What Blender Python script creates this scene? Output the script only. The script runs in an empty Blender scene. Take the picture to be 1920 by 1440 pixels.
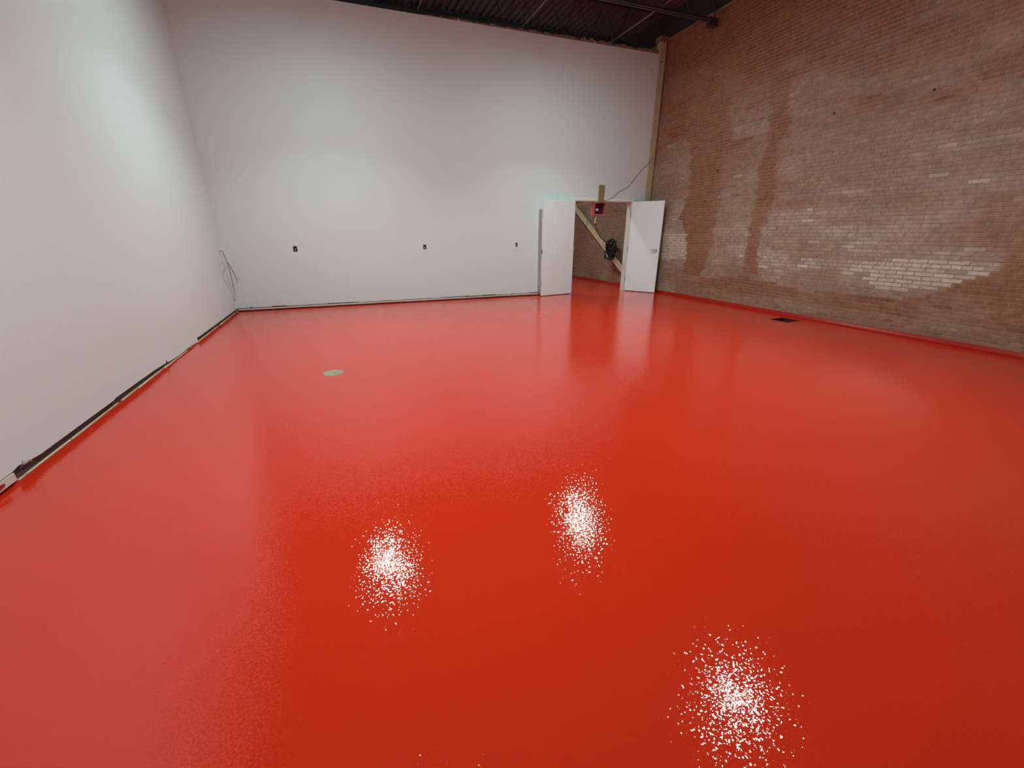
import bpy, math, random
from mathutils import Vector, Matrix
random.seed(7)
S = bpy.context.scene
C = S.collection

# ------------------------------------------------------------------ camera, world, exposure
F_PX, YAW, PITCH, ROLL, CAM_H = 751.18, math.radians(22.16), math.radians(20.565), math.radians(-0.2088), 1.4043
cam_data = bpy.data.cameras.new('camera')
cam_data.sensor_width = 36.0
cam_data.lens = F_PX / 1920.0 * 36.0
cam_data.clip_start = 0.02
cam = bpy.data.objects.new('camera', cam_data)
C.objects.link(cam)
fw = Vector((math.sin(YAW) * math.cos(PITCH), math.cos(YAW) * math.cos(PITCH), -math.sin(PITCH)))
rt = Vector((math.cos(YAW), -math.sin(YAW), 0.0))
up = rt.cross(fw)
r2 = rt * math.cos(ROLL) + up * math.sin(ROLL)
u2 = -rt * math.sin(ROLL) + up * math.cos(ROLL)
cam.matrix_world = Matrix(((r2.x, u2.x, -fw.x, 0), (r2.y, u2.y, -fw.y, 0), (r2.z, u2.z, -fw.z, CAM_H), (0, 0, 0, 1)))
S.camera = cam

w = bpy.data.worlds.new('world')
S.world = w
w.use_nodes = True
w.node_tree.nodes['Background'].inputs[0].default_value = (0.02, 0.02, 0.022, 1)
w.node_tree.nodes['Background'].inputs[1].default_value = 0.2

S.view_settings.view_transform = 'Standard'
S.view_settings.look = 'None'
S.view_settings.gamma = 1.0
S.view_settings.use_curve_mapping = False
S.view_settings.exposure = 0.0
S.cycles.max_bounces = 5
S.cycles.diffuse_bounces = 4
S.cycles.glossy_bounces = 2
S.cycles.adaptive_threshold = 0.03
S.cycles.use_light_tree = False
S.cycles.transmission_bounces = 0
LAMP_STRENGTH = 250.0         # emission of each high-bay lens
LAMP_COLOR = (0.67, 1.0, 0.985, 1)
LAMP_Z = 4.75
LAMP_BEAM_W = 38.0            # narrower downward beam of each lamp's optic

# ------------------------------------------------------------------ helpers
XL, XR = -1.995, 7.324          # faces of the left wall and of the brick wall
SL, YB = -0.0473, 9.14          # back wall face: y = YB + SL * x
A = math.atan(SL)
EU = Vector((math.cos(A), math.sin(A), 0))
EV = Vector((math.sin(A), -math.cos(A), 0))
O0 = Vector((XL, YB + SL * XL, 0))
Y0, Y1 = -5.0, 16.0             # ends of the hall behind the camera and beyond the partition
ZD = 5.9                        # underside of the roof deck


def bw(u, v, z):
    "u along the back wall from the left corner, v out of it towards the room"
    p = O0 + EU * u + EV * v
    return (p.x, p.y, z)


class MB:
    def __init__(self):
        self.v, self.f = [], []

    def quad(self, a, b, c, d):
        n = len(self.v)
        self.v += [tuple(a), tuple(b), tuple(c), tuple(d)]
        self.f.append((n, n + 1, n + 2, n + 3))

    def hexa(self, p):
        "8 corners: bottom ring 0-3, top ring 4-7, counter-clockwise"
        n = len(self.v)
        self.v += [tuple(q) for q in p]
        for t in ((0, 3, 2, 1), (4, 5, 6, 7), (0, 1, 5, 4), (1, 2, 6, 5), (2, 3, 7, 6), (3, 0, 4, 7)):
            self.f.append(tuple(n + i for i in t))
        return self

    def box(self, x0, x1, y0, y1, z0, z1, fn=None):
        p = [(x0, y0, z0), (x1, y0, z0), (x1, y1, z0), (x0, y1, z0), (x0, y0, z1), (x1, y0, z1), (x1, y1, z1), (x0, y1, z1)]
        if fn:
            p = [fn(*q) for q in p]
        return self.hexa(p)

    def cbox(self, x0, x1, y0, y1, z0, z1, b):
        "box with chamfered edges"
        n = len(self.v)
        c = ((x0 + x1) / 2, (y0 + y1) / 2, (z0 + z1) / 2)
        h = ((x1 - x0) / 2, (y1 - y0) / 2, (z1 - z0) / 2)
        idx = {}
        for sx in (-1, 1):
            for sy in (-1, 1):
                for sz in (-1, 1):
                    for ax in range(3):
                        s = (sx, sy, sz)
                        q = [c[i] + s[i] * (h[i] - (0 if i == ax else b)) for i in range(3)]
                        idx[(sx, sy, sz, ax)] = len(self.v)
                        self.v.append(tuple(q))
        for ax in range(3):
            o = [i for i in range(3) if i != ax]
            for s in (-1, 1):
                ring = []
                for a, bb in ((-1, -1), (1, -1), (1, 1), (-1, 1)):
                    k = [0, 0, 0]; k[ax] = s; k[o[0]] = a; k[o[1]] = bb
                    ring.append(idx[(k[0], k[1], k[2], ax)])
                self.f.append(tuple(ring))
        for ax in range(3):                      # edges along axis ax
            o = [i for i in range(3) if i != ax]
            for a in (-1, 1):
                for bb in (-1, 1):
                    q = []
                    for e, oo in ((-1, o[0]), (1, o[0]), (1, o[1]), (-1, o[1])):
                        k = [0, 0, 0]; k[ax] = e; k[o[0]] = a; k[o[1]] = bb
                        q.append(idx[(k[0], k[1], k[2], oo)])
                    self.f.append(tuple(q))
        for sx in (-1, 1):
            for sy in (-1, 1):
                for sz in (-1, 1):
                    self.f.append(tuple(idx[(sx, sy, sz, a)] for a in range(3)))
        return self

    def lathe(self, prof, seg=24, c=(0, 0, 0), axis='z', cap=True):
        n = len(self.v)
        for r, h in prof:
            for k in range(seg):
                a = 2 * math.pi * k / seg
                x, y = r * math.cos(a), r * math.sin(a)
                p = (x, y, h) if axis == 'z' else ((x, h, y) if axis == 'y' else (h, x, y))
                self.v.append((p[0] + c[0], p[1] + c[1], p[2] + c[2]))
        for i in range(len(prof) - 1):
            for k in range(seg):
                k2 = (k + 1) % seg
                self.f.append((n + i * seg + k, n + i * seg + k2, n + (i + 1) * seg + k2, n + (i + 1) * seg + k))
        if cap:
            self.f.append(tuple(n + k for k in range(seg)))
            self.f.append(tuple(n + (len(prof) - 1) * seg + k for k in range(seg)))
        return self

    def tube(self, pts, r, seg=8, sub=6, smooth=True):
        P = [Vector(p) for p in pts]
        if smooth and len(P) > 2:
            Q = []
            for i in range(len(P) - 1):
                p0 = P[max(i - 1, 0)]; p1 = P[i]; p2 = P[i + 1]; p3 = P[min(i + 2, len(P) - 1)]
                for k in range(sub):
                    t = k / sub
                    Q.append(0.5 * ((2 * p1) + (p2 - p0) * t + (2 * p0 - 5 * p1 + 4 * p2 - p3) * t * t + (3 * p1 - p0 - 3 * p2 + p3) * t ** 3))
            Q.append(P[-1]); P = Q
        n = len(self.v)
        nrm = None
        for i, p in enumerate(P):
            d = (P[min(i + 1, len(P) - 1)] - P[max(i - 1, 0)]).normalized()
            if nrm is None:
                nrm = d.cross(Vector((0.31, 0.2, 0.93))).normalized()
            nrm = (nrm - d * nrm.dot(d)).normalized()
            b = d.cross(nrm)
            for k in range(seg):
                a = 2 * math.pi * k / seg
                q = p + (nrm * math.cos(a) + b * math.sin(a)) * r
                self.v.append(tuple(q))
        for i in range(len(P) - 1):
            for k in range(seg):
                k2 = (k + 1) % seg
                self.f.append((n + i * seg + k, n + i * seg + k2, n + (i + 1) * seg + k2, n + (i + 1) * seg + k))
        self.f.append(tuple(n + k for k in range(seg)))
        self.f.append(tuple(n + (len(P) - 1) * seg + k for k in range(seg)))
        return self

    def slab(self, us, zs, solid, fn, t0, t1):
        "plate with rectangular holes; fn(u, t, z) -> point; t0 front, t1 back"
        nu, nz = len(us) - 1, len(zs) - 1
        ok = lambda i, j: 0 <= i < nu and 0 <= j < nz and solid(0.5 * (us[i] + us[i + 1]), 0.5 * (zs[j] + zs[j + 1]))
        for i in range(nu):
            for j in range(nz):
                if not ok(i, j):
                    continue
                a, b, c, d = us[i], us[i + 1], zs[j], zs[j + 1]
                self.quad(fn(a, t0, c), fn(b, t0, c), fn(b, t0, d), fn(a, t0, d))
                self.quad(fn(a, t1, c), fn(a, t1, d), fn(b, t1, d), fn(b, t1, c))
                if not ok(i - 1, j): self.quad(fn(a, t0, c), fn(a, t0, d), fn(a, t1, d), fn(a, t1, c))
                if not ok(i + 1, j): self.quad(fn(b, t0, c), fn(b, t1, c), fn(b, t1, d), fn(b, t0, d))
                if not ok(i, j - 1): self.quad(fn(a, t0, c), fn(a, t1, c), fn(b, t1, c), fn(b, t0, c))
                if not ok(i, j + 1): self.quad(fn(a, t0, d), fn(b, t0, d), fn(b, t1, d), fn(a, t1, d))
        return self

    def build(self, name, mat, parent=None, smooth=False, recalc=True):
        me = bpy.data.meshes.new(name)
        me.from_pydata(self.v, [], self.f)
        if recalc:
            import bmesh
            bm = bmesh.new(); bm.from_mesh(me)
            bmesh.ops.remove_doubles(bm, verts=bm.verts, dist=1e-5)
            bmesh.ops.recalc_face_normals(bm, faces=bm.faces)
            bm.to_mesh(me); bm.free()
        if smooth:
            for p in me.polygons:
                p.use_smooth = True
        me.materials.append(mat)
        o = bpy.data.objects.new(name, me)
        C.objects.link(o)
        if parent:
            o.parent = parent
        return o


def tag(o, label, cat=None, group=None, kind=None):
    o['label'] = label
    if cat: o['category'] = cat
    if group: o['group'] = group
    if kind: o['kind'] = kind
    return o


def empty(name, loc=(0, 0, 0), rz=0.0):
    o = bpy.data.objects.new(name, None)
    o.empty_display_size = 0.1
    C.objects.link(o)
    o.location = loc
    o.rotation_euler = (0, 0, rz)
    return o


# ------------------------------------------------------------------ materials
def new_mat(name):
    m = bpy.data.materials.new(name)
    m.use_nodes = True
    nt = m.node_tree
    return m, nt, nt.nodes['Principled BSDF']


def simple(name, col, rough=0.6, metal=0.0, var=0.0, scale=20.0, bump=0.0, spec=0.5, stretch=None):
    m, nt, b = new_mat(name)
    b.inputs['Roughness'].default_value = rough
    b.inputs['Metallic'].default_value = metal
    b.inputs['Specular IOR Level'].default_value = spec
    b.inputs['Base Color'].default_value = (*col, 1)
    if var or bump:
        g = nt.nodes.new('ShaderNodeNewGeometry')
        n = nt.nodes.new('ShaderNodeTexNoise')
        n.inputs['Scale'].default_value = scale
        n.inputs['Detail'].default_value = 2
        if stretch:
            mp = nt.nodes.new('ShaderNodeMapping')
            mp.inputs['Scale'].default_value = stretch
            nt.links.new(g.outputs['Position'], mp.inputs[0]); nt.links.new(mp.outputs[0], n.inputs['Vector'])
        else:
            nt.links.new(g.outputs['Position'], n.inputs['Vector'])
        if var:
            mx = nt.nodes.new('ShaderNodeMix'); mx.data_type = 'RGBA'
            mx.inputs['A'].default_value = (*[c * (1 - var) for c in col], 1)
            mx.inputs['B'].default_value = (*[min(1, c * (1 + var)) for c in col], 1)
            nt.links.new(n.outputs['Fac'], mx.inputs['Factor'])
            nt.links.new(mx.outputs['Result'], b.inputs['Base Color'])
        if bump:
            bp = nt.nodes.new('ShaderNodeBump')
            bp.inputs['Strength'].default_value = 1.0
            bp.inputs['Distance'].default_value = bump
            nt.links.new(n.outputs['Fac'], bp.inputs['Height'])
            nt.links.new(bp.outputs['Normal'], b.inputs['Normal'])
    return m


def epoxy(name, col, k1=0.27, rough=0.035):
    "poured resin: gloss with orange-peel ripples carried by the normal"
    m, nt, b = new_mat(name)
    b.inputs['Roughness'].default_value = rough
    b.inputs['IOR'].default_value = 1.64
    N = nt.nodes.new; L = nt.links.new
    g = N('ShaderNodeNewGeometry')
    n1 = N('ShaderNodeTexNoise'); n1.inputs['Scale'].default_value = 128.0; n1.inputs['Detail'].default_value = 1.0
    n2 = N('ShaderNodeTexNoise'); n2.inputs['Scale'].default_value = 3.0; n2.inputs['Detail'].default_value = 1.0
    vs = []
    for n, k in ((n1, k1), (n2, 0.03)):
        L(g.outputs['Position'], n.inputs['Vector'])
        s = N('ShaderNodeVectorMath'); s.operation = 'SUBTRACT'; s.inputs[1].default_value = (0.5, 0.5, 0.5)
        L(n.outputs['Color'], s.inputs[0])
        t = N('ShaderNodeVectorMath'); t.operation = 'MULTIPLY'; t.inputs[1].default_value = (k, k, 0)
        L(s.outputs[0], t.inputs[0]); vs.append(t)
    a = N('ShaderNodeVectorMath'); a.operation = 'ADD'
    L(vs[0].outputs[0], a.inputs[0]); L(vs[1].outputs[0], a.inputs[1])
    a2 = N('ShaderNodeVectorMath'); a2.operation = 'ADD'
    L(a.outputs[0], a2.inputs[0]); L(g.outputs['Normal'], a2.inputs[1])
    nn = N('ShaderNodeVectorMath'); nn.operation = 'NORMALIZE'
    L(a2.outputs[0], nn.inputs[0]); L(nn.outputs[0], b.inputs['Normal'])
    nv = N('ShaderNodeTexNoise'); nv.inputs['Scale'].default_value = 0.9; nv.inputs['Detail'].default_value = 3
    L(g.outputs['Position'], nv.inputs['Vector'])
    mx = N('ShaderNodeMix'); mx.data_type = 'RGBA'
    mx.inputs['A'].default_value = (*[c * 0.96 for c in col], 1)
    mx.inputs['B'].default_value = (*[c * 1.04 for c in col], 1)
    L(nv.outputs['Fac'], mx.inputs['Factor']); L(mx.outputs['Result'], b.inputs['Base Color'])
    return m


def brick_mat():
    m, nt, b = new_mat('brick_face')
    N = nt.nodes.new; L = nt.links.new
    at = N('ShaderNodeAttribute'); at.attribute_name = 'tint'
    g = N('ShaderNodeNewGeometry')
    n = N('ShaderNodeTexNoise'); n.inputs['Scale'].default_value = 14.0; n.inputs['Detail'].default_value = 3
    n.inputs['Roughness'].default_value = 0.7
    L(g.outputs['Position'], n.inputs['Vector'])
    mr = N('ShaderNodeMapRange'); mr.inputs['From Min'].default_value = 0.3; mr.inputs['From Max'].default_value = 0.7
    mr.inputs['To Min'].default_value = 0.78; mr.inputs['To Max'].default_value = 1.2
    L(n.outputs['Fac'], mr.inputs['Value'])
    mu = N('ShaderNodeVectorMath'); mu.operation = 'SCALE'
    L(at.outputs['Color'], mu.inputs[0]); L(mr.outputs[0], mu.inputs['Scale'])
    L(mu.outputs[0], b.inputs['Base Color'])
    b.inputs['Roughness'].default_value = 0.62
    b.inputs['Specular IOR Level'].default_value = 0.4
    bp = N('ShaderNodeBump'); bp.inputs['Distance'].default_value = 0.003
    L(n.outputs['Fac'], bp.inputs['Height']); L(bp.outputs['Normal'], b.inputs['Normal'])
    return m


M = {}
M['floor'] = epoxy('red_epoxy', (0.73, 0.029, 0.008))
M['cove'] = simple('red_cove_paint', (0.46, 0.014, 0.008), 0.30, spec=0.22, bump=0.002, scale=30)
M['wall'] = simple('white_wall_paint', (0.80, 0.80, 0.795), 0.55, var=0.012, scale=1.6, spec=0.35)
M['brick'] = brick_mat()
M['mortar'] = simple('mortar', (0.34, 0.205, 0.130), 0.9, var=0.25, scale=9, bump=0.003)
M['deck'] = simple('dark_roof_deck', (0.105, 0.088, 0.085), 0.6, var=0.3, scale=4)
M['steel'] = simple('dark_joist_steel', (0.05, 0.05, 0.054), 0.55, var=0.25, scale=8)
M['bridging'] = simple('grey_bridging_steel', (0.34, 0.30, 0.28), 0.5, var=0.2, scale=6)
M['beige'] = simple('beige_column_paint', (0.57, 0.455, 0.28), 0.5, var=0.10, scale=5)
M['brace'] = simple('cream_brace_paint', (0.78, 0.55, 0.34), 0.55, var=0.10, scale=5)
M['rust'] = simple('rusty_cap', (0.30, 0.18, 0.12), 0.8, var=0.35, scale=18)
M['door'] = simple('white_door_paint', (0.92, 0.91, 0.91), 0.38, var=0.01, scale=3)
M['frame'] = simple('cream_frame_paint', (0.74, 0.69, 0.60), 0.45, var=0.05, scale=6)
M['chrome'] = simple('brushed_metal', (0.62, 0.60, 0.58), 0.28, metal=1.0, var=0.08, scale=60)
M['darkmetal'] = simple('dark_metal', (0.10, 0.095, 0.09), 0.45, metal=0.7, var=0.2, scale=30)
M['sill'] = simple('dark_sill_wood', (0.085, 0.055, 0.042), 0.85, var=0.45, scale=12, stretch=(1, 0.15, 3))
M['strip'] = simple('pale_strip', (0.80, 0.62, 0.55), 0.7, var=0.12, scale=10)
M['bead'] = simple('cream_floor_edge', (0.80, 0.58, 0.42), 0.8, var=0.2, scale=15)
M['wood'] = simple('raw_board_wood', (0.30, 0.20, 0.09), 0.75, var=0.25, scale=14, stretch=(4, 4, 0.4))
M['redbox'] = simple('red_box_enamel', (0.62, 0.13, 0.14), 0.4, var=0.08, scale=20)
M['boxin'] = simple('maroon_box_inside', (0.075, 0.012, 0.018), 0.35, var=0.3, scale=40)
M['lens_white'] = simple('pale_knob', (0.85, 0.72, 0.74), 0.3, var=0.05, scale=40)
M['yellow'] = simple('yellow_strap', (0.72, 0.64, 0.10), 0.5, var=0.08, scale=30)
M['black'] = simple('black_rubber_cable', (0.012, 0.013, 0.022), 0.42, var=0.3, scale=30)
M['maroon'] = simple('maroon_cable', (0.07, 0.012, 0.012), 0.5, var=0.2, scale=30)
M['creamwire'] = simple('cream_cable', (0.72, 0.60, 0.40), 0.5, var=0.1, scale=30)
M['greywire'] = simple('grey_cable', (0.46, 0.40, 0.37), 0.5, var=0.1, scale=30)
M['boxplastic'] = simple('dark_box_plastic', (0.035, 0.034, 0.032), 0.5, var=0.3, scale=40)
M['wirecopper'] = simple('pale_wire_stub', (0.50, 0.48, 0.44), 0.4, var=0.2, scale=40)
M['concrete'] = simple('bare_concrete', (0.37, 0.27, 0.175), 0.8, var=0.22, scale=22)
M['pit'] = simple('dark_pit', (0.085, 0.012, 0.010), 0.45, var=0.4, scale=18)
M['insul'] = simple('pinkish_insulation', (0.36, 0.19, 0.165), 0.95, var=0.5, scale=22)
M['tan'] = simple('tan_nailer', (0.32, 0.20, 0.13), 0.8, var=0.3, scale=9)
M['blot'] = simple('wet_red_paint', (0.42, 0.015, 0.010), 0.2, var=0.1, scale=40)
M['hole'] = simple('black_hole', (0.02, 0.014, 0.012), 0.9, var=0.3, scale=60)
M['lampbody'] = simple('black_lamp_housing', (0.03, 0.03, 0.032), 0.45, metal=0.3, var=0.1, scale=20)
m, nt, b = new_mat('lamp_lens')
b.inputs['Base Color'].default_value = (0.9, 0.9, 0.9, 1)
b.inputs['Emission Color'].default_value = LAMP_COLOR
b.inputs['Emission Strength'].default_value = LAMP_STRENGTH
M['lens'] = m

# ------------------------------------------------------------------ floor (with the square pit cut out)
PX0, PX1, PY0, PY1 = 6.745, 7.085, 4.40, 4.70
fl = MB()
fl.slab([-2.4, PX0, PX1, 7.6], [Y0 - 0.2, PY0, PY1, Y1 + 0.2], lambda x, y: not (PX0 < x < PX1 and PY0 < y < PY1),
        lambda x, t, y: (x, y, t), 0.0, -0.15)
tag(fl.build('floor', M['floor']), 'glossy poured red resin floor of the whole hall', kind='structure')

# ------------------------------------------------------------------ left wall
# ragged lower edge of the plasterboard: (y, height above the floor)
edge = [(Y0, 0.075), (3.05, 0.078), (3.10, 0.088), (3.16, 0.076), (3.3, 0.062), (4.3, 0.058), (4.32, 0.066), (5.2, 0.058), (5.5, 0.045), (5.52, 0.082), (5.56, 0.036),
        (5.9, 0.022), (6.3, 0.026), (6.68, 0.016), (6.70, 0.084), (6.75, 0.062), (8.0, 0.060), (9.26, 0.058)]
wl = MB()
T = 0.016
for (ya, za), (yb, zb) in zip(edge[:-1], edge[1:]):
    wl.hexa([(XL - T, ya, za), (XL, ya, za), (XL, yb, zb), (XL - T, yb, zb), (XL - T, ya, 6.0), (XL, ya, 6.0), (XL, yb, 6.0), (XL - T, yb, 6.0)])
wl.box(XL - 0.16, XL - T, Y0, 9.26, 0.10, 6.0)
wl.box(XL - 0.16, XL, 9.26, Y1, 0.0, 6.0)
tag(wl.build('wall_left', M['wall']), 'plain white painted wall along the left side', kind='structure')
bl = empty('baseboard_left', (XL, 3.0, 0))
tag(bl, 'open strip with dark sill under the left wall', kind='structure')
def rel(o, mb):
    l = o.location
    mb.v = [(x - l.x, y - l.y, z - l.z) for x, y, z in mb.v]
    return mb
rel(bl, MB().box(XL - 0.15, XL - 0.022, 3.04, 9.24, 0.003, 0.10)).build('sill_plate', M['sill'], bl)
# thin pale edge where the old floor shows
q = MB()
y = 3.08
while y < 9.1:
    ln = random.uniform(0.3, 1.1)
    ww = random.uniform(0.006, 0.016)
    q.hexa([(XL - 0.022, y, 0.0), (XL - 0.022 + ww, y, 0.0), (XL - 0.022 + ww * random.uniform(.6, 1.3), y + ln, 0.0), (XL - 0.022, y + ln, 0.0),
            (XL - 0.022, y, 0.006), (XL - 0.022 + ww * .8, y, 0.006), (XL - 0.022 + ww * .8, y + ln, 0.006), (XL - 0.022, y + ln, 0.006)])
    y += ln + random.uniform(0.0, 0.12)
rel(bl, q).build('floor_edge', M['bead'], bl)
rel(bl, MB().box(XL - 0.018, XL + 0.004, Y0 + 0.02, 3.045, 0.022, 0.070)).build('board', M['strip'], bl)
q = MB().lathe([(0.0, 0.0), (0.03, 0.001), (0.026, 0.005), (0.0, 0.007)], 14, axis='x', cap=False)
q.v = [(XL + 0.0045 + x, 2.90 + yy * 1.9, 0.048 + zz * 0.42) for x, yy, zz in q.v]
rel(bl, q).build('paint_blot', M['blot'], bl)['label'] = 'blot of wet red paint'

# ------------------------------------------------------------------ back partition with door opening
UO0, UO1, HO = 7.205, 8.778, 2.13
UW = 9.13                        # end of the white wall at the column
HB = 5.11
outs = [(1.204, 1.14, 0.072, 0.098), (3.692, 1.146, 0.062, 0.090), (5.776, 1.165, 0.050, 0.088)]
us = sorted([0.0, UO0, UO1, UW] + [u + s * ww / 2 for u, z, ww, h in outs for s in (-1, 1)])
zs = sorted([0.074, HO, HB] + [z + s * h / 2 for u, z, ww, h in outs for s in (-1, 1)])
def solid(u, z):
    if UO0 < u < UO1 and z < HO:
        return False
    for uu, zz, ww, h in outs:
        if abs(u - uu) < ww / 2 and abs(z - zz) < h / 2:
            return False
    return True
wb = MB().slab(us, zs, solid, lambda u, t, z: bw(u, t, z), 0.0, -0.016)
wb.slab([0.0, UO0, UO1, UW], [0.10, HO, HB], lambda u, z: not (UO0 < u < UO1 and z < HO), lambda u, t, z: bw(u, t, z), -0.085, -0.15)
tag(wb.build('wall_back', M['wall']), 'tall white partition wall with a double doorway near the brick wall', kind='structure')
bb = empty('baseboard_back', bw(0, 0, 0), A)
tag(bb, 'pale strip and dark gap along the foot of the white partition', kind='structure')
for ua, ub in ((0.0, UO0 - 0.03), (UO1 + 0.03, UW)):
    MB().box(ua, ub, 0.03, 0.08, 0.0, 0.10).build('sill_plate', M['sill'], bb)
u = 0.02
q = MB(); q2 = MB()
while u < UO0 - 0.06:
    ln = min(random.uniform(0.6, 1.6), UO0 - 0.05 - u)
    za = 0.022 + random.uniform(-.003, .003); zb = 0.050 + random.uniform(-.003, .004)
    q.hexa([(u, -0.002, za), (u + ln, -0.002, za + .002), (u + ln, 0.03, za), (u, 0.03, za), (u, -0.004, zb), (u + ln, -0.004, zb + random.uniform(-.004, .004)), (u + ln, 0.03, zb), (u, 0.03, zb)])
    u += ln
q.build('pale_strip', M['strip'], bb)
# ragged paper edge hanging from the plasterboard
q = MB(); u = 0.0
while u < UO0 - 0.1:
    ln = random.uniform(0.03, 0.35); d = random.choice((0.0, 0.004, 0.008, 0.012))
    if d:
        q.box(u, min(u + ln, UO0 - .05), 0.001, 0.014, 0.074 - d, 0.076)
    u += ln
q.build('torn_edge', M['wall'], bb)

# far and rear walls of the hall (out of view) 
tag(MB().box(-2.4, 7.6, Y1, Y1 + 0.15, 0, 6.0).build('wall_far', M['wall']), 'white end wall of the room beyond the doorway', kind='structure')
tag(MB().box(-2.4, 7.6, Y0 - 0.15, Y0, 0, 6.0).build('wall_front', M['wall']), 'white end wall behind the viewer', kind='structure')

# ------------------------------------------------------------------ brick wall
CH, BWD, JT = 0.0560, 0.205, 0.0085
HR = 5.374
BBX = {}
def inpoly(y, z, P):
    k_ = id(P)
    if k_ not in BBX:
        BBX[k_] = (min(a for a, b in P), max(a for a, b in P), min(b for a, b in P), max(b for a, b in P))
    q = BBX[k_]
    if y < q[0] or y > q[1] or z < q[2] or z > q[3]:
        return False
    c = False
    for (ya, za), (yb, zb) in zip(P, P[1:] + P[:1]):
        if (za > z) != (zb > z) and y < (yb - ya) * (z - za) / (zb - za) + ya:
            c = not c
    return c
ST_A = [(8.12, 4.65), (8.02, 4.15), (7.86, 3.4), (7.64, 2.89), (7.6, 2.26), (7.73, 1.71), (7.46, 1.37), (7.41, 0.91), (7.4, 0.44), (6.86, 0.54), (6.81, 0.94), (6.68, 1.21), (6.78, 1.48), (6.69, 1.68), (6.69, 1.98), (6.7, 2.47), (6.8, 2.77), (6.71, 3.19), (6.82, 3.85), (6.88, 4.29)]
ST_B = [(6.05, 3.89), (5.94, 3.56), (5.91, 3.27), (5.86, 2.97), (5.96, 2.52), (5.9, 1.93), (5.89, 1.53), (5.86, 1.43), (5.89, 1.08), (5.9, 0.65), (5.55, 0.67), (5.63, 1.09), (5.66, 1.43), (5.61, 1.53), (5.55, 1.91), (5.58, 2.47), (5.63, 2.93), (5.55, 3.19), (5.62, 3.49), (5.66, 3.78)]
BASE = [(7.6, 0.42), (6.5, 0.5), (5.87, 0.60), (5.3, 0.55), (4.68, 0.46), (3.86, 0.5), (3.19, 0.53), (2.96, 0.59), (2.84, 0.69), (2.75, 0.78), (2.65, 0.85), (2.55, 0.91), (2.46, 0.98), (2.43, 1.07), (2.42, 1.2), (2.41, 1.37), (2.3, 1.6), (-6, 2.1), (-6, -1), (7.6, -1)]
BRIGHT = [(4.82, 1.03), (4.3, 1.03), (3.71, 1.02), (3.33, 1.05), (2.88, 1.04), (2.48, 1.01), (2.55, 0.93), (2.65, 0.85), (2.75, 0.78), (2.85, 0.7), (3.22, 0.63), (3.6, 0.63), (3.8, 0.83), (4.25, 0.82), (4.77, 0.85)]
BLEFT = [(8.3, 1.37), (7.5, 1.37), (7.4, 0.83), (8.3, 0.79)]
PU = [(6.66, 3.32), (5.94, 3.30), (5.89, 3.06), (6.61, 3.09)]
PU2 = [(5.51, 3.28), (4.99, 3.24), (4.95, 2.92), (5.46, 2.88)]
def vn(y, z, s=0):
    "smooth value noise"
    def h(i, j):
        k = math.sin(i * 127.1 + j * 311.7 + s * 74.7) * 43758.5453
        return k - math.floor(k)
    i, j = math.floor(y), math.floor(z); fy, fz = y - i, z - j
    fy = fy * fy * (3 - 2 * fy); fz = fz * fz * (3 - 2 * fz)
    return (h(i, j) * (1 - fy) + h(i + 1, j) * fy) * (1 - fz) + (h(i, j + 1) * (1 - fy) + h(i + 1, j + 1) * fy) * fz
def pale(y, z):
    "brick paleness: lime bloom, less up high where dimmer light is painted in"
    y0_ = y
    y += 0.10 * (vn(0.3, z * 17.7, 21) - 0.5) + 0.06 * (vn(y * 9, z * 5, 22) - 0.5)
    p = 0.42 + 0.42 * (vn(y * 0.9, z * 2.0, 1) - 0.5) + 0.35 * (vn(y * 2.3, z * 7.0, 2) - 0.5)
    p += 0.22 * max(0.0, 1.0 - abs(z - 1.5) / 1.3)
    p += 0.16 * max(0.0, 1 - ((y - 4.2) / 1.9) ** 2) * max(0.0, 1 - ((z - 0.95) / 0.55) ** 2)
    p -= 0.26 * max(0.0, z - 2.7) + 0.10 * max(0.0, 3.6 - y) * (z > 1.2)  # less bloom with height also paints the dimmer light up there; right end browner
    if inpoly(y, z, PU) or inpoly(y, z, PU2): p += 0.22
    if inpoly(y, z, BLEFT): p += 0.30
    if inpoly(y, z, BASE): p = 0.10 + 0.35 * max(0, vn(y * 1.1, z * 5, 5) - 0.45) + (0.12 if z < 0.25 else 0)
    if inpoly(y, z, ST_A) or inpoly(y, z, ST_B): p = 0.04 + 0.12 * (vn(y * 3, z * 3, 7))
    if y > 9.0: p = 0.30 + 0.5 * (vn(y * 1.6, z * 0.8, 3) - 0.4)
    return max(0.0, min(1.0, p))
BROWN = (0.320, 0.118, 0.054); BROWN2 = (0.240, 0.078, 0.042); PALE = (0.43, 0.285, 0.215); WHITE = (0.64, 0.51, 0.41)
def lerp(a, b, t): return tuple(x + (y - x) * t for x, y in zip(a, b))
def shade(p, base, k):
    p = max(0, min(1.1, p))
    c = lerp(base, PALE, min(1, p / 0.65))
    if p > 0.65: c = lerp(c, WHITE, min(1, (p - 0.65) / 0.35))
    return tuple(max(0, x * k) for x in c)
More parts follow.
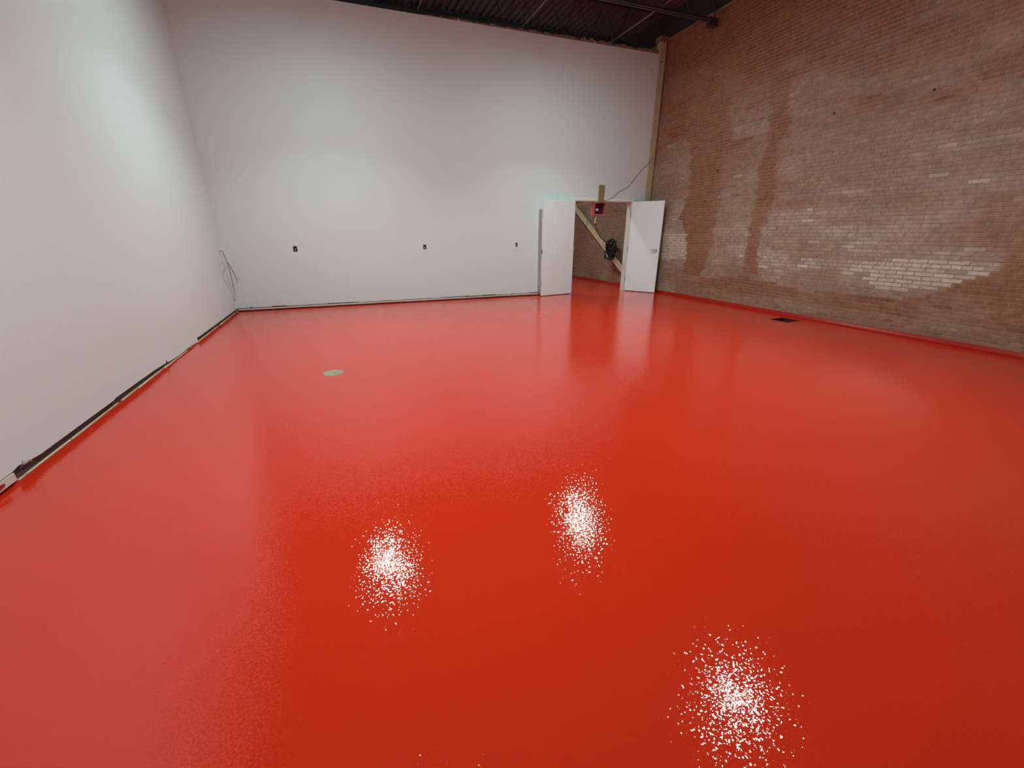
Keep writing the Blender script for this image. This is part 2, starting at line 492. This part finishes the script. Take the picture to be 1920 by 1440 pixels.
def tints(ya, yb, z, n):
    "colours along one brick: its own shade plus bloom that crosses it softly"
    ym = (ya + yb) / 2
    d = random.gauss(0, 0.04)
    br_ = max(0.08, 0.10 + 0.55 * vn(ym * 1.7, z * 9, 11)) if inpoly(ym, z, BRIGHT) else 0.0
    if random.random() < 0.03: d += random.choice((-0.2, 0.25))
    base = lerp(BROWN, BROWN2, min(1, max(0, vn(ym * 1.3, z * 4, 9) * 0.9 + random.gauss(0, .15))))
    k = 1 + random.gauss(0, 0.03)
    out = []
    for i in range(n):
        y = ya + (yb - ya) * i / (n - 1)
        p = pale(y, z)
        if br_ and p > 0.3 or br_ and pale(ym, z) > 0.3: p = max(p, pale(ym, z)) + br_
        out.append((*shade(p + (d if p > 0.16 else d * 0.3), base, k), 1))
    return out
wr = MB().box(XR + 0.0065, XR + 0.30, Y0, Y1, 0.0, HR)
ny, nz = 210, 95
n0 = len(wr.v)
for j in range(nz + 1):
    for i in range(ny + 1):
        wr.v.append((XR + 0.0035, Y0 + (Y1 - Y0) * i / ny, HR * j / nz))
for j in range(nz):
    for i in range(ny):
        a = n0 + j * (ny + 1) + i
        wr.f.append((a, a + ny + 1, a + ny + 2, a + 1))
wall_right = tag(wr.build('wall_right', M['brick'], recalc=False), 'tall brown brick wall with pale bloom along the right side', kind='structure')
at = wall_right.data.color_attributes.new('tint', 'FLOAT_COLOR', 'POINT')
MT0, MT1, MT2 = (0.40, 0.205, 0.115), (0.375, 0.243, 0.178), (0.46, 0.34, 0.26)
for d, vv in zip(at.data, wall_right.data.vertices):
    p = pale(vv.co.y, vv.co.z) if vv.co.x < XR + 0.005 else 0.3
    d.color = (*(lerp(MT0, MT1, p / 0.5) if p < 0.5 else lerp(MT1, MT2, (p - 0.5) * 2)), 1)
bricks = []
k = 0
JOINT_Y = 8.62                       # straight control joint beside the column
while k * CH < HR - 0.02:
    z0 = k * CH; z1 = min(z0 + CH - JT, HR)
    hd = (k % 7 == 3)
    pitch = BWD / 2 if hd else BWD
    off = (0 if k % 2 else 0.5) * BWD + (0.25 * BWD if hd else 0) + random.uniform(-.012, .012)
    y = Y0 - pitch + (off % pitch)
    while y < Y1:
        a, b_ = max(y, Y0), min(y + pitch - JT, Y1)
        y += pitch
        if b_ - a < 0.02: continue
        a += random.uniform(-.002, .002); b_ += random.uniform(-.002, .002)
        if a < JOINT_Y - 0.008 and b_ > JOINT_Y + 0.008:
            bricks.append((a, JOINT_Y - 0.008, z0, z1)); bricks.append((JOINT_Y + 0.008, b_, z0, z1))
        else:
            bricks.append((a, b_, z0 + random.uniform(-.001, .001), z1 + random.uniform(-.001, .001)))
    k += 1
def project(x, y, z):
    d = Vector((x, y, z - CAM_H)); q = d.dot(fw)
    if q < 0.1: return None
    return 960 + F_PX * d.dot(r2) / q, 720 - F_PX * d.dot(u2) / q
size = []
for i, (a, b_, z0, z1) in enumerate(bricks):
    p = project(XR, (a + b_) / 2, (z0 + z1) / 2)
    if p is None or not (0 < p[0] < 1920 and 0 < p[1] < 1440) or z1 < 0.08:
        continue
    p0 = project(XR, a, z0); p1 = project(XR, b_, z1); p2_ = project(XR, a, z1)
    ar = abs((p1[0] - p0[0]) * (p2_[1] - p0[1]))
    size.append((ar, i))
size.sort(reverse=True)
single = set(i for _, i in size[:300])
def brick_geo(a, b_, z0, z1):
    x0 = XR + random.uniform(-0.001, 0.001); x1 = XR + 0.02
    c = 0.0022
    n = 5 if b_ - a > 0.12 else 3
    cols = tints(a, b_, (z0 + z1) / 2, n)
    v, col, f = [], [], []
    for i in range(n):
        y = a + (b_ - a) * i / (n - 1)
        yi = min(max(y, a + c), b_ - c)
        v += [(x1, y, z0), (x0, yi, z0 + c), (x0, yi, z1 - c), (x1, y, z1)]
        col += [cols[i]] * 4
    for i in range(n - 1):
        for j in range(3):
            q = i * 4 + j
            f.append((q, q + 1, q + 5, q + 4))
    f += [(0, 3, 2, 1), (n * 4 - 4, n * 4 - 3, n * 4 - 2, n * 4 - 1)]
    return v, f, col
FV, FF, FC = [], [], []
for i, (a, b_, z0, z1) in enumerate(bricks):
    v, f, col = brick_geo(a, b_, z0, z1)
    if i in single:
        cy, cz = (a + b_) / 2, (z0 + z1) / 2
        me = bpy.data.meshes.new('brick')
        me.from_pydata([(x, y - cy, z - cz) for x, y, z in v], [], f)
        at = me.color_attributes.new('tint', 'FLOAT_COLOR', 'POINT')
        for d, cc in zip(at.data, col): d.color = cc
        me.materials.append(M['brick'])
        o = bpy.data.objects.new('brick', me); C.objects.link(o)
        o.parent = wall_right; o.location = (0, cy, cz)
    else:
        n = len(FV)
        FV += v; FF += [tuple(n + t for t in q) for q in f]; FC += col
me = bpy.data.meshes.new('brick_field')
me.from_pydata(FV, [], FF)
at = me.color_attributes.new('tint', 'FLOAT_COLOR', 'POINT')
at.data.foreach_set('color', [x for c in FC for x in c])
me.materials.append(M['brick'])
o = bpy.data.objects.new('brick_field', me); C.objects.link(o); o.parent = wall_right; o['kind'] = 'stuff'
# red cove painted up the foot of the brick
q = MB()
ys = [Y0 + (Y1 - Y0) * i / 140 for i in range(141)]
prof = [(0.070, 0.0), (0.040, 0.004), (0.018, 0.014), (0.006, 0.030), (0.0025, 0.058)]
hz = [1 + 0.14 * (vn(y * 3, 0, 4) - .5) + 0.05 * random.uniform(-1, 1) for y in ys]
n0 = 0
for y, hh in zip(ys, hz):
    for dx, z in prof:
        q.v.append((XR - dx, y, z * (hh if z > 0.03 else 1) + 0.001))
    q.v.append((XR + 0.006, y, 0.058 * hh + 0.001))
np_ = len(prof) + 1
for i in range(len(ys) - 1):
    for j in range(np_ - 1):
        q.f.append((i * np_ + j, (i + 1) * np_ + j, (i + 1) * np_ + j + 1, i * np_ + j + 1))
tag(q.build('trim_1', M['cove'], smooth=True), 'red painted cove where the floor meets the brick wall', kind='structure')
t2 = MB().box(XR - 0.012, XR + 0.30, Y0, Y1, HR, HR + 0.028)
tag(t2.build('trim_2', M['tan']), 'thin tan nailer along the top of the brick wall', kind='structure')
tag(MB().box(XR + 0.05, XR + 0.30, Y0, Y1, HR + 0.028, 6.05).build('trim_3', M['steel']), 'dark closure band between brick wall and roof deck', kind='structure')
for i, (y, z, lab) in enumerate([(8.52, 2.83, 'small dark anchor hole in brick, nearest the beige column'), (8.19, 2.85, 'small dark anchor hole in brick, second from the beige column'),
                  (6.87, 2.59, 'dark chipped hole at the edge of the wide brown streak'), (7.08, 2.03, 'slanted dark gouge within the wide brown streak'),
                  (4.81, 3.12, 'dark anchor hole high on brick right of the narrow brown streak'), (3.62, 3.11, 'small dark anchor hole high on brick towards the right edge')]):
    q = MB().lathe([(0.010, -0.010), (0.014, -0.001), (0.009, 0.0005), (0.006, 0.010)], 10, axis='x')
    q.v = [(x, yy * (1.6 if i in (2, 3) else 1), zz * (1.5 if i == 2 else 1) + yy * (-1.2 if i == 3 else 0)) for x, yy, zz in q.v]
    o = q.build('anchor_hole', M['hole']); o.location = (XR - 0.0005, y, z)
    tag(o, lab, 'hole', 'anchor holes in the brick wall')

# ------------------------------------------------------------------ ceiling: ribbed deck sheets
ce = empty('ceiling', (0, 0, ZD))
tag(ce, 'dark ribbed metal roof deck over the hall', kind='structure')
PR = [(0.0, 0.0), (0.045, 0.0), (0.06, 0.045), (0.135, 0.045), (0.15, 0.0)]
def deck_sheet(n):
    q = MB()
    x = 0.0
    pts = []
    for i in range(n):
        for a, h in PR[:-1]:
            pts.append((i * 0.15 + a, h))
    pts.append((n * 0.15 - 0.004, 0.0))
    for (xa, ha), (xb, hb) in zip(pts[:-1], pts[1:]):
        q.hexa([(xa, Y0 - .2, ha), (xb, Y0 - .2, hb), (xb, Y1 + .2, hb), (xa, Y1 + .2, ha), (xa, Y0 - .2, ha + .002), (xb, Y0 - .2, hb + .002), (xb, Y1 + .2, hb + .002), (xa, Y1 + .2, ha + .002)])
    return q
first = deck_sheet(6).build('deck_sheet', M['deck'], ce, recalc=False)
first.location = (-2.4, 0, 0)
for i in range(1, 12):
    o = first.copy(); C.objects.link(o); o.parent = ce; o.location = (-2.4 + 0.9 * i, 0, 0.0015 * (i % 2))
MB().box(-2.4, 8.4, Y0 - .2, Y1 + .2, 0.06, 0.12).build('roof_board', M['steel'], ce)

# joists run parallel to the partition, ends on the brick wall
def joist(v, label, zb=5.17):
    r = empty('roof_joist', bw(0, v, zb), A)
    tag(r, label, 'joist', 'open-web roof joists')
    L = 9.30
    top = ZD - zb
    for s in (-1, 1):
        MB().box(-0.1, L, s * 0.014, s * 0.055, 0.0, 0.007).hexa([(p[0], p[1], p[2]) for p in [(-.1, s * .014 - .003, 0), (L, s * .014 - .003, 0), (L, s * .014 + .003, 0), (-.1, s * .014 + .003, 0), (-.1, s * .014 - .003, .05), (L, s * .014 - .003, .05), (L, s * .014 + .003, .05), (-.1, s * .014 + .003, .05)]]).build('bottom_chord', M['steel'], r)
        MB().box(-0.1, L + .1, s * 0.014, s * 0.06, top - 0.008, top - 0.001).box(-0.1, L + .1, min(s * .011, s * .017), max(s * .011, s * .017), top - 0.055, top - 0.002).build('top_chord', M['steel'], r)
    n = 15
    for i in range(n):
        ua, ub = i * L / n, (i + 1) * L / n; um = (ua + ub) / 2
        MB().tube([(ua, 0, 0.03), (um, 0, top - 0.03)], 0.011, 6, smooth=False).build('web_rod', M['steel'], r)
        MB().tube([(um, 0, top - 0.03), (ub, 0, 0.03)], 0.011, 6, smooth=False).build('web_rod', M['steel'], r)
    MB().box(L - 0.17, L + 0.02, -0.045, 0.045, -0.085, 0.05).build('bearing_seat', M['steel'], r)
    return r
joist(-0.12, 'dark open-web steel joist right above the top of the white partition', 5.16)
joist(1.40, 'dark open-web steel joist nearest the viewer, bearing on the brick wall', 5.17)
joist(-1.64, 'dark open-web steel joist beyond the white partition, under the deck', 5.17)
for i, (x, lab) in enumerate([(4.02, 'thin pale bridging angle crossing the joists left of the lamp'), (6.10, 'thin pale bridging angle crossing the joists above the doorway side'), (1.95, 'thin pale bridging angle crossing the joists farthest from the brick wall')]):
    q = MB().box(-0.009, 0.009, -3.0, 2.8, 0.0, 0.003).box(-0.009, -0.006, -3.0, 2.8, 0.0, 0.018)
    o = q.build('bridging_angle', M['bridging']); o.location = (x, 8.9, 5.30)
    tag(o, lab, 'steel angle', 'bridging angles between joists')
# ragged insulation along the top of the partition
q = MB(); u = 3.9
cols = []
while u < 9.06:
    ln = random.uniform(0.05, 0.16); g = min(1, (u - 3.6) / 3.5)
    h = (0.022 + 0.05 * g) * random.uniform(0.5, 1.25); d = random.uniform(0.0, 0.012)
    q.hexa([bw(u, -.10, HB - .001), bw(u + ln, -.10, HB - .001), bw(u + ln, -d, HB - .001), bw(u, -d, HB - .001),
            bw(u + .01, -.10, HB + h), bw(u + ln - .006, -.10, HB + h * .9), bw(u + ln - .006, -d - .006, HB + h * random.uniform(.7, 1.1)), bw(u + .01, -d - .006, HB + h)])
    u += ln * 0.93
tag(q.build('insulation_strip', M['insul'], recalc=False), 'ragged pinkish insulation stuffed along the top of the white partition', 'insulation', kind='stuff')
for uu, zz, lab in ((4.63, 5.112, 'small pale clip on top of the white partition, left of the lamp'), (7.505, 5.112, 'small pale clip on top of the white partition, above the doorway')):
    q = MB().box(-.022, .022, -.012, .012, 0, .006).box(-.022, -.012, -.012, .012, 0.006, .04)
    o = q.build('wall_clip', M['strip']); o.location = bw(uu, 0.004, zz); o.rotation_euler = (0, 0, A)
    tag(o, lab, 'clip', 'clips on the partition top')

# ------------------------------------------------------------------ beige column and diagonal brace
col = empty('steel_column', bw(9.215, -0.05, 0), A)
tag(col, 'beige painted steel column between white wall and brick wall', 'column')
MB().cbox(-0.082, 0.082, -0.07, 0.07, 0.012, 5.33, 0.006).build('shaft', M['beige'], col)
MB().box(-0.11, 0.10, -0.09, 0.09, 5.33, 5.43).build('cap_block', M['rust'], col)['label'] = 'rusty brown cap block'
MB().box(-0.082, 0.10, -0.12, 0.12, 0.0, 0.012).build('base_plate', M['beige'], col)
MB().lathe([(0.0, -0.014), (0.014, -0.012), (0.014, 0.0)], 6, c=(-0.02, -0.07, 4.965), axis='y', cap=False).build('bolt', M['darkmetal'], col)
br = empty('diagonal_brace', (7.18, 9.0, 0))
tag(br, 'beige steel brace running diagonally up the brick behind the doorway', 'brace')
s_ = 0.636; c_ = 1 / math.hypot(1, s_); n_ = s_ * c_
def brc(t, w_, d):   # along, across, out of the wall
    return (d, 0.05 + t * c_ - w_ * n_, 0.16 + t * n_ + w_ * c_)
LB = 8.0
MB().hexa([brc(0, -.05, -.035), brc(LB, -.05, -.035), brc(LB, -.05, .035), brc(0, -.05, .035), brc(0, .05, -.035), brc(LB, .05, -.035), brc(LB, .05, .035), brc(0, .05, .035)]).build('web_bar', M['brace'], br)
MB().hexa([brc(-.02, .048, -.05), brc(LB, .048, -.05), brc(LB, .048, .05), brc(-.02, .048, .05), brc(-.02, .056, -.05), brc(LB, .056, -.05), brc(LB, .056, .05), brc(-.02, .056, .05)]).build('flange', M['brace'], br)
MB().box(-.01, .01, -0.05, 0.35, 0.0, 0.38).build('gusset_plate', M['brace'], br)
q = MB().tube([brc(2.74, -.09, -.05), brc(2.77, .0, -.042), brc(2.80, .10, -.055), brc(2.9, .14, .0)], 0.006)
q.build('tie_wire', M['darkmetal'], br)

# ------------------------------------------------------------------ black cable tangle hung on the brace
tg = empty('cable_coil', (7.12, 9.95, 0.60))
tag(tg, 'tangled coil of black cable hung over the diagonal brace', 'cable')
for i in range(15):
    cx = random.uniform(-.03, .03); cy = random.uniform(-.10, .12); cz = 0.37 + random.uniform(-.10, .12) - cy * 0.5
    ry = random.uniform(.08, .20); rz = random.uniform(.12, .22); ph = random.uniform(0, 6.3); tl = random.uniform(-.5, .5)
    pts = []
    for t in range(15):
        a = ph + t / 13 * 2 * math.pi * 1.06
        yy = math.cos(a) * ry; zz = math.sin(a) * rz
        pts.append((cx - 0.055 + 0.03 * math.sin(2 * a + i) + 0.003 * t, cy + yy * math.cos(tl) - zz * math.sin(tl) + random.uniform(-.012, .012), cz + yy * math.sin(tl) + zz * math.cos(tl) + random.uniform(-.012, .012)))
    MB().tube(pts, random.choice((.011, .014, .017)), 7, 4).build('cable_loop', M['black'], tg, smooth=True)
MB().cbox(-0.06, 0.0, -0.20, -0.07, 0.34, 0.54, 0.012).build('connector_block', M['black'], tg)
MB().tube([(-.10, .14, .25), (-.105, .10, .215), (-.10, .05, .18)], 0.010, 8).build('clamp', M['chrome'], tg, smooth=True)['label'] = 'silver metal clamp'
MB().tube([(-.06, -.16, .32), (-.04, -.28, .18), (-.02, -.42, .10), (.0, -.60, .05)], 0.010, 7).build('cable_tail', M['black'], tg, smooth=True)

# ------------------------------------------------------------------ doors and frame
fr = empty('trim_4', bw(UO0, 0, 0), A)
tag(fr, 'cream metal frame lining the double doorway', kind='structure')
WO = UO1 - UO0
MB().box(0.0, 0.018, -0.004, 0.155, 0.0, HO).build('jamb', M['frame'], fr)
MB().box(WO - 0.018, WO, -0.004, 0.155, 0.0, HO).build('jamb', M['frame'], fr)
MB().box(0.018, WO - 0.018, -0.004, 0.155, HO - 0.018, HO).build('head', M['frame'], fr)
for ua, ub, za, zb in ((-0.045, 0.0, 0, HO + .04), (WO, WO + .045, 0, HO + .04), (0.0, WO, HO, HO + .04)):
    MB().box(ua, ub, -0.010, 0.0, za, zb).build('casing', M['door'], fr)

def door(name, P0, P1, face, label, lever):
    P0 = Vector((*P0, 0)); P1 = Vector((*P1, 0)); d = P1 - P0; Wd = d.length
    r = empty(name, (P0.x, P0.y, 0), math.atan2(d.y, d.x))
    tag(r, label, kind='structure')
    t = 0.022
    MB().cbox(0.004, Wd, -t, t, 0.012, 2.115, 0.0025).build('leaf', M['door'], r)
    for z in (0.30, 1.05, 1.83):
        q = MB().lathe([(0.008, z - .055), (0.008, z + .055)], 10, c=(-0.006, face * (t - .004), 0)).box(-0.001, 0.0045, -t + .003, t - .003, z - .055, z + .055)
        q.build('hinge', M['chrome'], r)
    if lever:
        for sgn in (-1, 1):
            y0 = sgn * t
            h = MB().lathe([(0.027, y0), (0.027, y0 + sgn * .008), (0.021, y0 + sgn * .012)], 18, c=(Wd - .07, 0, 1.02), axis='y').lathe([(0.010, y0 + sgn * .010), (0.010, y0 + sgn * .052)], 12, c=(Wd - .07, 0, 1.02), axis='y')
            ho = h.build('handle', M['chrome'], r, smooth=False)
            MB().cbox(Wd - .19, Wd - .058, min(y0 + sgn * .040, y0 + sgn * .056), max(y0 + sgn * .040, y0 + sgn * .056), 1.010, 1.030, .005).build('lever', M['chrome'], ho)
        MB().box(Wd - .001, Wd + .002, -.012, .012, .965, 1.075).build('latch_plate', M['chrome'], r)
        MB().cbox(Wd, Wd + .014, -.007, .007, 1.008, 1.032, .003).build('latch', M['chrome'], r)
    else:
        MB().box(Wd - .001, Wd + .0025, -.015, .015, .955, 1.065).build('strike_plate', M['darkmetal'], r)
        for z in (0.32, 1.80):
            MB().box(Wd - .001, Wd + .002, -.012, .012, z - .08, z + .08).build('flush_bolt', M['chrome'], r)
    return r
pL0 = bw(UO0 + 0.005, 0.034, 0); pL1 = bw(6.325, 0.20, 0)
door('door_1', pL0[:2], pL1[:2], 1, 'white door leaf swung back against the white wall, left of the opening', False)
pR0 = bw(UO1 - 0.008, 0.040, 0)
door('door_2', pR0[:2], (7.165, 8.105), -1, 'white door leaf with lever handle swung towards the brick wall', True)

# ------------------------------------------------------------------ things hung at the doorway
bd = MB().cbox(-0.072, 0.072, -0.019, 0.019, -0.03, 0.335, 0.003)
o = bd.build('wood_board', M['wood']); o.location = bw(7.893, 0.031, 2.125); o.rotation_euler = (0, math.radians(0.6), A)
tag(o, 'short upright raw wooden board fixed above the doorway', 'board')
bx = empty('red_box', bw(7.885, -0.06, 1.815), A)
tag(bx, 'open red metal box with dark inside hanging at the top of the doorway', 'box')
W2, D2, H2, th = 0.155, 0.16, 0.262, 0.006
MB().box(-W2, -W2 + th, -D2 / 2, D2 / 2, 0, H2).build('side_panel', M['redbox'], bx)
MB().box(W2 - th, W2, -D2 / 2, D2 / 2, 0, H2).build('side_panel', M['redbox'], bx)
MB().box(-W2, W2, -D2 / 2, D2 / 2, -th, 0).build('bottom_panel', M['redbox'], bx)
MB().box(-W2, W2, -D2 / 2, D2 / 2, H2, H2 + th).build('top_panel', M['redbox'], bx)
MB().box(-W2 + th, W2 - th, D2 / 2 - .06, D2 / 2 - .05, 0, H2).build('back_panel', M['boxin'], bx)['label'] = 'dark maroon inside of the box'
for xa, xb, za, zb in ((-W2, W2, -th, .018), (-W2, -W2 + .016, .018, H2), (W2 - .016, W2, .018, H2)):
    MB().box(xa, xb, -D2 / 2 - .004, -D2 / 2, za, zb).build('lip', M['redbox'], bx)
MB().lathe([(0.0, -.035), (0.022, -.028), (0.032, -.010), (0.032, .02)], 16, c=(-0.03, 0.0, 0.115), axis='y', cap=False).build('knob', M['lens_white'], bx, smooth=True)['label'] = 'pale round knob'
for xx in (-.02, .03, .085):
    MB().tube([(xx, -.02, H2 + .004), (xx + .01, -.03, H2 + .03), (xx + .03, -.06, H2 + .045), (xx + .035, -.085, H2 + .065)], 0.007, 6).build('lead', M['black'], bx, smooth=True)
MB().cbox(-.10, -.045, -.05, -.02, H2 + .006, H2 + .036, .006).build('wire_nut', M['lens_white'], bx)
q = MB()
q.hexa([(-.115, -.05, -.18), (-.08, -.05, -.185), (-.08, -.046, -.185), (-.115, -.046, -.18), (-.098, -.05, -.006), (-.06, -.05, -.006), (-.06, -.046, -.006), (-.098, -.046, -.006)])
o = q.build('strap', M['yellow'], bx); o['label'] = 'yellow strap'
MB().tube([(0.09, .03, -.006), (.085, .03, -.06), (.075, .03, -.11)], .004, 6).build('string', M['creamwire'], bx)
MB().tube([(0.125, .03, -.006), (.128, .03, -.05)], .004, 6, smooth=False).build('string', M['creamwire'], bx)

def wire(name, pts, r, mat, label, cat='wire', smooth=True):
    base = Vector(pts[0])
    o = MB().tube([tuple(Vector(p) - base) for p in pts], r, 7, 6).build(name, mat, smooth=True)
    o.location = base
    return tag(o, label, cat)
wire('hanging_cable', [(5.80, 8.94, 1.812), (5.83, 8.964, 1.751), (6.25, 9.539, 1.607), (6.6, 9.945, 1.426), (6.85, 10.144, 1.286), (7.02, 10.171, 1.185), (7.06, 10.039, 1.116)], 0.011, M['maroon'], 'dark maroon cable dropping from the red box to the black coil', 'cable')
wire('supply_wire', [bw(8.00, -.03, 2.10), bw(8.045, .014, 2.14), bw(8.20, .018, 2.20), bw(8.35, .015, 2.32), bw(8.45, .012, 2.367), bw(8.66, .012, 2.488), bw(8.72, .012, 2.56), bw(8.82, .012, 2.68), bw(9.007, .012, 2.87), bw(9.17, .035, 3.03), bw(9.27, .03, 3.14)], 0.0065, M['greywire'], 'thin grey wire climbing across the white wall to the beige column')
wire('cream_cord', [bw(7.74, -.08, 2.085), bw(7.60, -.16, 2.075), bw(7.43, -.21, 2.045), bw(7.40, -.22, 2.03), bw(7.41, -.22, 1.99), bw(7.42, -.22, 1.94)], 0.009, M['creamwire'], 'thin cream cord stretched inside the top left of the doorway', 'cord')
wire('pull_cord', [(7.12, 10.43, 1.16), (7.118, 10.42, 1.05), (7.117, 10.41, .93), (7.117, 10.41, .90)], 0.007, M['creamwire'], 'short cream pull cord dangling below the brace', 'cord')

# ------------------------------------------------------------------ boxes for sockets in the white wall
names = ['open wall socket box nearest the left corner', 'open wall socket box in the middle of the white wall', 'open wall socket box nearest the doorway']
for (u, z, ww, h), lab in zip(outs, names):
    r = empty('socket_box', bw(u, 0, z), A)
    tag(r, lab, 'socket box', 'open socket boxes in the white wall')
    a, b_ = ww / 2 - .001, h / 2 - .001
    q = MB().box(-a, a, .050, .054, -b_, b_)
    q.box(-a, -a + .003, .001, .05, -b_, b_).box(a - .003, a, .001, .05, -b_, b_).box(-a, a, .001, .05, -b_, -b_ + .003).box(-a, a, .001, .05, b_ - .003, b_)
    q.build('box', M['boxplastic'], r)
    for kx in range(2):
        sx = (-1) ** kx * .012
        MB().tube([(sx, .048, .0), (sx * 1.3, .02, .01), (sx * .4, .004, -.012), (sx * .2, -.010, -.022 - .01 * kx)], 0.004, 6).build('wire_stub', M['wirecopper'], r, smooth=True)
    if u < 2:
        MB().tube([(-.02, .02, .03), (-.012, -.01, .052), (.004, -.02, .070), (.012, -.022, .082)], .003, 6).build('wire_stub', M['greywire'], r, smooth=True)
    if u > 5:
        MB().tube([(-.01, .02, -.03), (-.03, -.012, -.06), (-.045, -.012, -.10), (-.055, -.01, -.13)], .004, 6).build('wire_stub', M['strip'], r, smooth=True)

# ------------------------------------------------------------------ loose cable at the left corner
k = 1.84 / 1.90
def sc(p): return (p[0] * k, p[1] * k, CAM_H + (p[2] - CAM_H) * k)
lc = empty('loose_cable', (XL, 8.975, 1.1))
tag(lc, 'loose pale grey cable drooping from the left wall at the corner', 'cable')
def lrel(pts): return [(p[0] - XL, p[1] - 8.975, p[2] - 1.1) for p in pts]
MB().tube(lrel([(XL - .01, 8.99, 1.13), (-1.945, 8.975, 1.1), (-1.93, 9.07, .806), (-1.93, 9.068, .566), (-1.93, 9.034, .375), (-1.93, 8.949, .258)]), .010, 7).build('drop', M['greywire'], lc, smooth=True)
MB().tube(lrel([(-1.93, 9.03, .98)] + [sc(p) for p in [(-1.9, 8.877, .958), (-1.9, 9.054, .854), (-1.9, 9.255, .675), (-1.9, 9.361, .56), (-1.9, 9.24, .538)]]), .008, 7).build('loop', M['greywire'], lc, smooth=True)
cw = empty('wire_tuft', (XL, 3.12, 0.06))
tag(cw, 'little tuft of bare wire sticking out at the foot of the left wall', 'wire')
for dy, dz, dx in ((-.02, .055, .02), (.01, .045, .03), (.03, .03, .02)):
    MB().tube([(-.01, 0, -.0), (.008, -.005, .018), (dx, dy * .5, dz * .8), (dx + .006, dy, dz), (dx + .012, dy + .012, dz - .012)], .0022, 6).build('strand', M['greywire'], cw, smooth=True)

# ------------------------------------------------------------------ floor fittings
dr = empty('cleanout_cover', (-0.246, 4.536, 0))
tag(dr, 'round bare concrete-coloured cover let into the red floor', 'floor cover')
q = MB().lathe([(0.0, .004), (0.088, .004), (0.100, .0025), (0.105, 0.0)], 28, cap=False)
q.v = [(x * (1 + .05 * math.sin(3 * math.atan2(y, x) + 1)), y * (1 + .05 * math.sin(2 * math.atan2(y, x))), z) for x, y, z in q.v]
q.build('disc', M['concrete'], dr)
MB().cbox(.0, .045, -.035, -.012, .0035, .006, .001).build('slot', M['tan'], dr)
fs = empty('floor_sink', ((PX0 + PX1) / 2, (PY0 + PY1) / 2, 0))
tag(fs, 'open square dark drain pit in the floor by the brick wall', 'drain')
hx, hy = (PX1 - PX0) / 2, (PY1 - PY0) / 2
MB().box(-hx, hx, -hy, hy, -.14, -.13).build('bottom', M['pit'], fs)
for xa, xb, ya, yb in ((-hx, -hx + .012, -hy, hy), (hx - .012, hx, -hy, hy), (-hx, hx, -hy, -hy + .012), (-hx, hx, hy - .012, hy)):
    MB().box(xa, xb, ya, yb, -.13, .004).build('rim', M['pit'], fs)
for i in range(5):
    x = -hx + .06 + i * (2 * hx - .12) / 4
    MB().box(x - .006, x + .006, -hy + .012, hy - .012, -.06, -.045).build('grate_bar', M['darkmetal'], fs)

# ------------------------------------------------------------------ high-bay lamps
def lamp(x, y, label):
    r = empty('high_bay_lamp', (x, y, LAMP_Z))
    tag(r, label, 'lamp', 'round high-bay lamps')
    MB().lathe([(0.0, -.040), (0.09, -.034), (0.158, 0.0)], 20, cap=False).build('lens', M['lens'], r, smooth=True)
    ld = bpy.data.lights.new('lamp_beam', 'AREA'); ld.shape = 'DISK'; ld.size = 0.26; ld.energy = LAMP_BEAM_W; ld.spread = math.radians(112); ld.color = LAMP_COLOR[:3]
    lo = bpy.data.objects.new('lamp_beam', ld); C.objects.link(lo); lo.parent = r; lo.location = (0, 0, -.045)
    MB().lathe([(0.160, -.004), (0.172, -.004), (0.176, .03), (0.150, .05), (0.150, .06), (0.10, .085), (0.10, .15), (0.03, .16), (0.0, .16)], 32, cap=False).build('housing', M['lampbody'], r)
    for k_ in range(16):
        a = 2 * math.pi * k_ / 16; ca, sa = math.cos(a), math.sin(a)
        q = MB()
        q.hexa([(r_ * ca - w_ * sa, r_ * sa + w_ * ca, z) for z, rr in ((.058, ((.1, .148))), (.14, ((.1, .12)))) for r_, w_ in ((rr[0], -.003), (rr[1], -.003), (rr[1], .003), (rr[0], .003))])
        q.build('cooling_fin', M['lampbody'], r)
    MB().tube([(0, 0, .155), (0, 0, .18), (.012, 0, .20), (0, 0, .22)], .008, 6).build('hook', M['darkmetal'], r)
    MB().tube([(0, 0, .22), (0, 0, ZD - LAMP_Z)], .004, 6, smooth=False).build('cable', M['black'], r)
for x, y, lab in [(0.09, 6.55, 'round high-bay lamp over the far left part of the red floor'), (4.25, 6.35, 'round high-bay lamp hung before the doorway'),
                  (4.25, 2.2, 'round high-bay lamp overhead to the right of the viewer'), (0.09, 2.2, 'round high-bay lamp overhead in front of the viewer'),
                  (4.25, 10.6, 'round high-bay lamp in the room beyond the doorway')]:
    lamp(x, y, lab)
